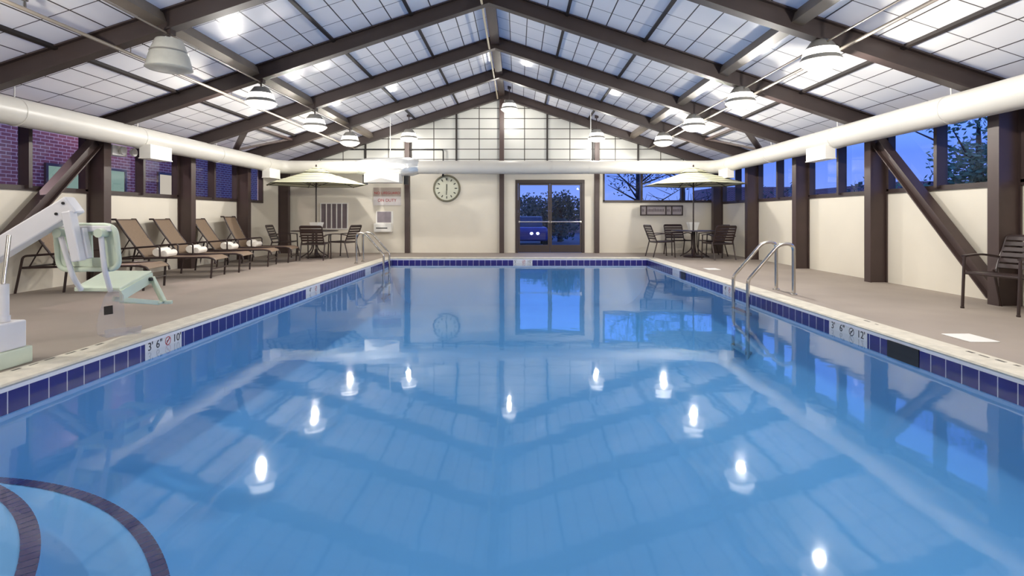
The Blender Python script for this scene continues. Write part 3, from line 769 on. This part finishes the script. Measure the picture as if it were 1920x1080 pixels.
ce = make_chaise('brown sling lounge chair with the most upright back, nearest the left umbrella table', 63, cl(-5.42, 12.70), RZ*.7)
cz = dup(ca, cl(-5.50, 7.84), RZ, 'brown sling lounge chair half hidden behind the white pool lift boom')
def make_towel():
    k = MB(); n = 14
    for i, (r, o) in enumerate(((.075,(0,0)),(.06,(.12,-.01)))):
        k.tube([(o[0],-.2,r+o[1]),(o[0],-.18,r+o[1]),(o[0],.18,r+o[1]),(o[0],.2,r+o[1])],[r*.85,r,r,r*.85],n)
    k.box(-.02,.16,-.19,.19,0,.035)
    return k.build('rolled_towel', M['towel'], smooth=True)
tw0 = make_towel()
for i, (c_, lb) in enumerate(((ca,'white rolled towel on the lounge chair directly behind the lift seat'),(cb_,'white rolled towel on the lounge chair at the second left column'),(cc,'white rolled towel on the lounge chair just beyond the second left column'),(ce,'white rolled towel on the lounge chair nearest the umbrella table'))):
    o = tw0 if i == 0 else tw0.copy()
    if i: C.objects.link(o)
    o.location = Vector(c_.location) + dx*.70 + Vector((0,0,.385)); o.rotation_euler = (0,0,RZ)
    tag(o, lb, 'towel', 'rolled towels')

# ------------------------------------------------------------------ ladders
def make_ladder(label, loc, rz, width):
    """x points from pool to deck; pool face at x=0"""
    t = thing('pool_ladder', label, 'pool ladder', loc, rz, 'steel pool ladders')
    for s in (-1,1):
        k = MB(); y = s*width/2
        k.tube(fil([(.40,y,0),(.40,y,.71),(.20,y,.71),(-.24,y,.20)], .18, 8)[:-1] + fil([(-.06,y,.409),(-.24,y,.20),(-.24,y,-.95),(-.02,y,-1.05)], .05, 5)[1:], .025, 12); k.build('handrail', M['steel'], t, smooth=True)
        k = MB(); k.lathe([(.05,0),(.05,.012),(.028,.025)], 16, (.40,y,0)); k.build('deck_flange', M['steel'], t, smooth=True)
    for z in (-.28,-.55,-.82):
        k = MB(); k.box(-.28,-.18,-width/2,width/2,z-.02,z+.02); k.build('tread', M['steel'], t)
    return t
make_ladder('steel ladder handrails on the right side of the pool', (PR, 7.70, 0), 0, .50)
make_ladder('steel ladder handrails at the far left of the pool', (PL, 12.72, 0), PI, .55)

# ------------------------------------------------------------------ pool lift
lf = thing('pool_lift', 'white pool lift with pale green hanging seat at the left pool edge', 'pool lift', (-4.1, 3.95, 0))
O = Vector(lf.location)
def W(*p): return Vector(p)-O
k = MB(); a, b_ = W(-5.2, 3.95, .06+.0), None
p1 = W(-3.44, 4.15, 1.185); p0 = W(-4.62, 3.98, .385)
k.bar(p0, p1, .12, .145); boom = k.build('boom', M['liftw'], lf, bevel=.012)
k = MB()
for u in (.97,.93,.66,.38):
    c = p0.lerp(p1, u) + Vector((0,-.062,.0)) + Vector((0,0,.03 if u > .95 else -.02)); k.lathe([(.012,0),(.012,.012),(0,.014)], 10).xf(Matrix.Identity(4)) if False else None
    k.tube([c, c+Vector((0,-.008,0))], .011, 8)
k.build('bolt', M['black'], boom)
k = MB(); k.box(-.85,-.25,-.2,.2,0,.12); k.box(-.72,-.5,-.1,.1,.12,.55); k.build('mast', M['liftw'], lf, bevel=.01)
k = MB(); a0 = W(-3.62, 3.78, 0); k.box(-.25, .46, -.22, .06, 0, .125); k.build('base', M['mint'], lf, bevel=.01)
k = MB(); k.box(.19, .45, -.2, .02, .125, .325); k.build('battery_box', M['liftw'], lf, bevel=.012)
k = MB(); k.tube([W(-3.72,3.86,.325),W(-3.72,3.86,.6)], .033, 14); k.tube([W(-3.72,3.86,.33),W(-3.72,3.86,.37)], .04, 14); act = k.build('actuator', M['liftw'], lf, smooth=True)
k = MB(); k.tube([W(-3.72,3.86,.6),W(-3.745,3.93,.95)], .014, 10); k.build('actuator_rod', M['steel'], act, smooth=True)
# seat assembly
k = MB(); k.bar(W(-3.45,4.10,1.13), W(-3.385,4.12,.745), .072, .07, (0,1,0)); k.build('hanging_post', M['liftw'], lf, bevel=.01)
k = MB(); k.bar(W(-3.40,4.17,1.0), W(-3.355,4.17,.76), .04, .05, (0,1,0)); k.build('post_bracket', M['liftw'], lf, bevel=.006)
# backrest: rounded frame with slotted panel
def rp_(u, z, off=0):       # back plane: u across (left to right), z up
    return W(-3.67+.50*u, 4.27+off-.03*u+(z-.67)*-.06, z)
k = MB(); k.tube(fil([rp_(.5,.67),rp_(.0,.66),rp_(-.02,1.02),rp_(.98,1.02),rp_(1.02,.67),rp_(.5,.67)], .09), .02, 10)
bk = k.build('backrest', M['mint'], lf, smooth=True)
k = MB()
for u0, u1, z0, z1 in ((.03,.14,.69,1.0),(.26,.36,.69,1.0),(.50,.56,.69,1.0),(.70,.97,.69,1.0),(.14,.70,.69,.76),(.14,.70,.94,1.0)):
    k.bar(rp_((u0+u1)/2,z0,.012), rp_((u0+u1)/2,z1,.012), (u1-u0)*.5, .016, (0,1,0))
k.build('back_panel', M['mint'], bk)
k = MB(); k.bar(W(-3.62,4.24,.995), W(-3.2,4.22,.995), .04, .05, (0,0,1)); k.build('cross_tube', M['liftw'], bk, bevel=.01)
for (px, py, qx, qy, ex, ey) in ((112,437,137,520,152,543),(189,437,196,505,207,545)):
    A, B, D = P(px,py,4.18)-O, P(qx,qy,4.2)-O, P(ex,ey,4.3)-O
    k = MB(); k.tube(fil([A,B,D], .06), .019, 10); ar = k.build('armrest', M['liftw'], lf, smooth=True)
    k = MB(); k.tube([A+Vector((0,-.03,0)),A+Vector((0,.05,0))], .035, 14); k.build('pivot_knob', M['mint'], ar, smooth=True)
# seat: tilted slab with side skirts
S = [W(-3.60,4.33,.515),W(-3.21,4.31,.515),W(-3.31,4.83,.60),W(-3.76,4.86,.60)]
k = MB(); top = [k.bm.verts.new(p) for p in S]; bot = [k.bm.verts.new(p-Vector((0,0,.035))) for p in S]
k.bm.faces.new(top); k.bm.faces.new(bot[::-1])
for i in range(4): k.bm.faces.new((top[i],bot[i],bot[(i+1)%4],top[(i+1)%4]))
seat = k.build('seat', M['mint'], lf, bevel=.008)
k = MB(); k.bar(W(-3.205,4.31,.45),W(-3.31,4.83,.54),.02,.085); k.build('side_skirt', M['mint'], seat)
k = MB(); k.lathe([(.016,0),(.016,.03)],10).xf(Matrix.Translation(W(-3.29,4.76,.53))@Matrix.Rotation(PI/2,4,'Y')); k.build('skirt_bolt', M['black'], seat)
F = P(308,567,4.74)-O
k = MB(); k.bar(W(-3.29,4.8,.54), F, .03, .05); k.bar(P(212,560,4.4)-O, F+Vector((-.03,-.02,.0)), .035, .04); k.bar(F, F+Vector((.06,.02,.0)), .03,.03)
k.bar(F, F+Vector((-.4,.05,0)), .1, .02); k.build('footrest', M['mint'], lf, bevel=.006)
clear = glass_mat('clear_plastic', (.96,.95,.94,1), 1.2, .08)
_N = clear.node_tree.nodes; _L = clear.node_tree.links; _o = [n for n in _N if n.type == 'OUTPUT_MATERIAL'][0]; _src = _o.inputs['Surface'].links[0].from_socket
_d = _N.new('ShaderNodeBsdfDiffuse'); _d.inputs[0].default_value = (.62,.58,.57,1); _m = _N.new('ShaderNodeMixShader'); _m.inputs[0].default_value = .22
_L.new(_src, _m.inputs[1]); _L.new(_d.outputs[0], _m.inputs[2]); _L.new(_m.outputs[0], _o.inputs['Surface'])
k = MB(); prof = [P(203,545,4.24)-O, P(196,556,4.23)-O, P(186,585,4.22)-O, P(181,612,4.2)-O, P(183,628,4.19)-O]
wv = [Vector((.05,.05,0)),Vector((.1,.07,0)),Vector((.14,.08,0)),Vector((.16,.09,0)),Vector((.17,.09,0))]
for (a, wa), (b_, wb) in zip(zip(prof,wv), list(zip(prof,wv))[1:]): k.face([a, a+wa, b_+wb, b_])
e = prof[-1]; k.face([e, e+wv[-1], e+wv[-1]+Vector((.12,-.02,.0)), e+Vector((.14,-.1,.0))]); e2 = e+Vector((.14,-.1,0)); e3 = e+wv[-1]+Vector((.12,-.02,0)); k.face([e2, e3, e3+Vector((.01,0,.06)), e2+Vector((-.01,0,.06))])
bmesh.ops.remove_doubles(k.bm, verts=k.bm.verts, dist=.001); sh = k.build('leg_shield', clear, lf, solid=.006)
c = P(204,582,4.19)-O; k = MB(); k.bar(c+Vector((-.004,0,.035)), c+Vector((.006,-.01,-.03)), .068, .006, (0,1,0)); k.build('label_plate', M['black'], sh)

# ------------------------------------------------------------------ outdoors
k = MB(); k.box(-60, XL-.15, -30, 70, -.15, -.05); k.box(XR+.15, 60, -30, 70, -.15, -.05); k.box(XL-.15, XR+.15, YF+.15, 70, -.15, -.05); k.box(XL-.15, XR+.15, -30, YN-.15, -.15, -.05)
struct(k.build('ground', M['asphalt']))
bw = thing('brick_building', 'red brick building close outside the left windows', 'building')
MB().box(-11.2,-10.2,-6,36,-.05,6).build('brick_wall', M['brick'], bw)
litw = emit('glow_pane', (1,.86,.66,1), .55); litg = emit('reflection_pane_green', (.55,.8,.66,1), .35); lito = emit('lit_window_orange', (1,.3,.06,1), 1.2)
for y, z0, z1, w_, mm in ((9.3,1.5,2.6,1.0,litw),(12.0,1.4,2.2,.9,litg),(13.4,1.45,2.25,.8,litg),(15.6,1.5,2.3,.9,litw)):  # glowing panes imitate ceiling reflections in the hall's left glass
    k = MB(); k.box(-10.2,-10.17,y-w_/2,y+w_/2,z0,z1); k.build('window_pane', mm, bw)
    k = MB(); k.box(-10.2,-10.15,y-w_/2-.06,y-w_/2,z0-.06,z1+.06); k.box(-10.2,-10.15,y+w_/2,y+w_/2+.06,z0-.06,z1+.06); k.box(-10.2,-10.15,y-w_/2,y+w_/2,z1,z1+.06); k.box(-10.2,-10.15,y-w_/2,y+w_/2,z0-.06,z0); k.build('window_frame', M['frame'], bw)
for y in (7.5, 13.0):  # added lights with fixtures, out of view, to brighten the brick
    k = MB(); k.box(-10.2,-10.12,y-.08,y+.08,4.35,4.65); k.lathe([(.02,4.6),(.13,4.52),(.14,4.5),(.02,4.5)], 14, (-10.02,y,0)); w_ = k.build('brick_fill_light', M['frame'], bw)
    li = bpy.data.lights.new('point_light', 'POINT'); li.energy = 260; li.color = (1,.72,.66); li.shadow_soft_size = .06
    o = bpy.data.objects.new('point_light', li); C.objects.link(o); o.parent = w_; o.location = (-9.75,y,4.35)
def tree(x, y, h, r, label, leaf='leaf', n=900, bare=False, z0=.5, ls=1.0):
    t = thing('tree', label, 'tree', (x, y, 0), group='trees outside')
    k = MB(); k.tube([(0,0,-.05),(.05,.03,h*.45),(0,0,h*.8)], [.12,.09,.03], 8)
    rnd = random.Random(int(x*91+y*37))
    for i in range(14 if bare else 6):
        a = rnd.uniform(0,2*PI); z = h*rnd.uniform(.15,.7); l = r*rnd.uniform(.6,1.1)
        q = Vector((math.cos(a)*l, math.sin(a)*l, z+l*rnd.uniform(.3,.9))); k.tube([(0,0,z), q*.5+Vector((0,0,z*.5)), q], [.04,.025,.008], 5)
        if bare:
            for j in range(5):
                b0 = Vector((0,0,z)).lerp(q, rnd.uniform(.4,.95)); v = Vector((rnd.uniform(-1,1),rnd.uniform(-1,1),rnd.uniform(.1,1)))*r*.4; k.tube([b0, b0+v], [.014,.005], 4)
    k.build('trunk', M['bark'], t)
    if n:
        k = MB()
        cl_ = [Vector((rnd.gauss(0,.45)*r, rnd.gauss(0,.45)*r, h*rnd.uniform(z0,.95))) for _ in range(16)]
        for i in range(n):
            c = rnd.choice(cl_); v = Vector((rnd.gauss(0,1),rnd.gauss(0,1),rnd.gauss(0,1))).normalized()*r*.38*rnd.random()**.4
            p = c+v; a = Vector((rnd.gauss(0,1),rnd.gauss(0,1),rnd.gauss(0,1))).normalized(); b_ = a.orthogonal().normalized(); s = rnd.uniform(.07,.15)*ls
            k.face([p-a*s, p-b_*s*.6, p+a*s, p+b_*s*.6])
        k.build('foliage', M[leaf], t)
    return t
tree(10.2, 11.8, 4.0, 1.5, 'leafy green tree outside the right window by the near column', 'leaf', 4200, z0=.25, ls=.6)
tree(14.2, 13.9, 2.7, 1.0, 'small bushy tree outside the nearest right window', 'leaf', 500, z0=.3)
tree(13.5, 19.5, 2.2, 1.5, 'low dark tree outside the window behind the slanted right brace', 'leafd', 1100, z0=.2)
tree(13.0, 24.5, 2.4, 1.4, 'dark tree outside the right windows beside the brick block', 'leafd', 900, z0=.2)
tree(4.6, 20.5, 4.6, 1.6, 'bare branched tree outside the far right window', 'leafd', 900, True, ls=.45)
tree(6.8, 22.0, 4.6, 1.7, 'bare branched tree outside the far right corner windows', 'leafd', 800, True, ls=.45)
tree(1.95, 24.5, 2.05, 1.5, 'low dark bushy tree seen through the right door leaf', 'leafd', 2600, z0=.2, ls=.7)
tree(1.0, 33.0, 2.2, 1.9, 'low dark tree far off, seen through the left door leaf', 'leafd', 2200, z0=.15, ls=.8)
for x, y, w_, d_, h, lb in ((22, 31, 5, 8, 2.9, 'brick office block outside the right windows'), (19, 44, 7, 6, 3.4, 'long brick building far outside the right corner window')):
    t = thing('brick_block', lb, 'building', (x, y, 0), group='buildings outside')
    MB().box(-w_/2,w_/2,-d_/2,d_/2,-.05,h).build('brick_wall', M['brick'], t)
    for i in range(4):
        for z in (.9, 1.9):
            yy = -d_/2+d_*(i+.5)/4
            MB().box(-w_/2-.03,-w_/2,yy-.4,yy+.4,z,z+.6).build('window_pane', litw if (i+int(z))%3 == 0 else M['stainl'], t)
fn = MB(); fn.box(-9, 12, 37.8, 38, -.05, 1.15)
tag(fn.build('boundary_wall', mat('dusky_fence', (120,104,104), .8, 0, .2, 2)), 'low dusky wall across the lot outside the glass doors', 'wall')
car = thing('parked_car', 'dark blue car parked outside the left door leaf', 'car', (.25, 20.6, -.05)); car.scale = (.92,.95,.8)
k = MB(); k.prism_yz([(-.9,.3),(-.88,.75),(-.75,.95),(2.9,.95),(3.1,.8),(3.1,.3)], -1.0, .95); body = k.build('body', mat('car_blue', (40,52,130), .25), car, bevel=.08)
k = MB(); k.prism_yz([(-.05,.95),(.45,1.45),(2.1,1.45),(2.8,.95)], -.85, .8); k.build('cabin', mat('car_glass', (38,44,70), .1), car, bevel=.06)
for x in (-.95,.9):
    for y in (-.1,2.3):
        k = MB(); k.lathe([(.12,-.1),(.3,-.1),(.32,-.06),(.32,.06),(.3,.1),(.12,.1)], 20).xf(Matrix.Translation((x,y,.32))@Matrix.Rotation(PI/2,4,'Y')); k.build('wheel', M['black'], car, smooth=True)
glint = emit('reflection_glow', (.9,.93,1,1), 5)  # glowing spots stand in for lamp reflections on the car
for x in (-.68,-.35,.3,.55):
    k = MB(); k.lathe([(.06,0),(.06,.02),(0,.03)], 12).xf(Matrix.Translation((x,-.89,.66))@Matrix.Rotation(PI/2,4,'X')); k.build('reflection_spot', glint, car)

# ------------------------------------------------------------------ world, camera, view
wd = bpy.data.worlds.new('dusk'); bpy.context.scene.world = wd; wd.use_nodes = True
N = wd.node_tree.nodes; L = wd.node_tree.links; bg = N['Background']
tc = N.new('ShaderNodeTexCoord'); s = N.new('ShaderNodeSeparateXYZ'); L.new(tc.outputs['Generated'], s.inputs[0])
r = N.new('ShaderNodeValToRGB'); L.new(s.outputs[2], r.inputs['Fac'])
e = r.color_ramp.elements; e[0].position = 0; e[0].color = (.26,.38,.85,1); e[1].position = .7; e[1].color = (.14,.32,1.1,1)
x = e.new(.10); x.color = (.15,.29,.95,1); x = e.new(.22); x.color = (.32,.66,2.1,1)
L.new(r.outputs['Color'], bg.inputs['Color']); bg.inputs['Strength'].default_value = 1.0
cam = bpy.data.cameras.new('camera'); co = bpy.data.objects.new('camera', cam); C.objects.link(co)
co.location = (0, 0, HC); co.rotation_euler = (PI/2, 0, 0); cam.sensor_width = 36; cam.lens = 18.75
cam.shift_x = -10/1920; cam.shift_y = -133/1920; cam.clip_end = 300
sc = bpy.context.scene; sc.camera = co
sc.view_settings.view_transform = 'Standard'; sc.view_settings.look = 'None'; sc.view_settings.gamma = 1; sc.view_settings.use_curve_mapping = False
sc.view_settings.exposure = 0.25
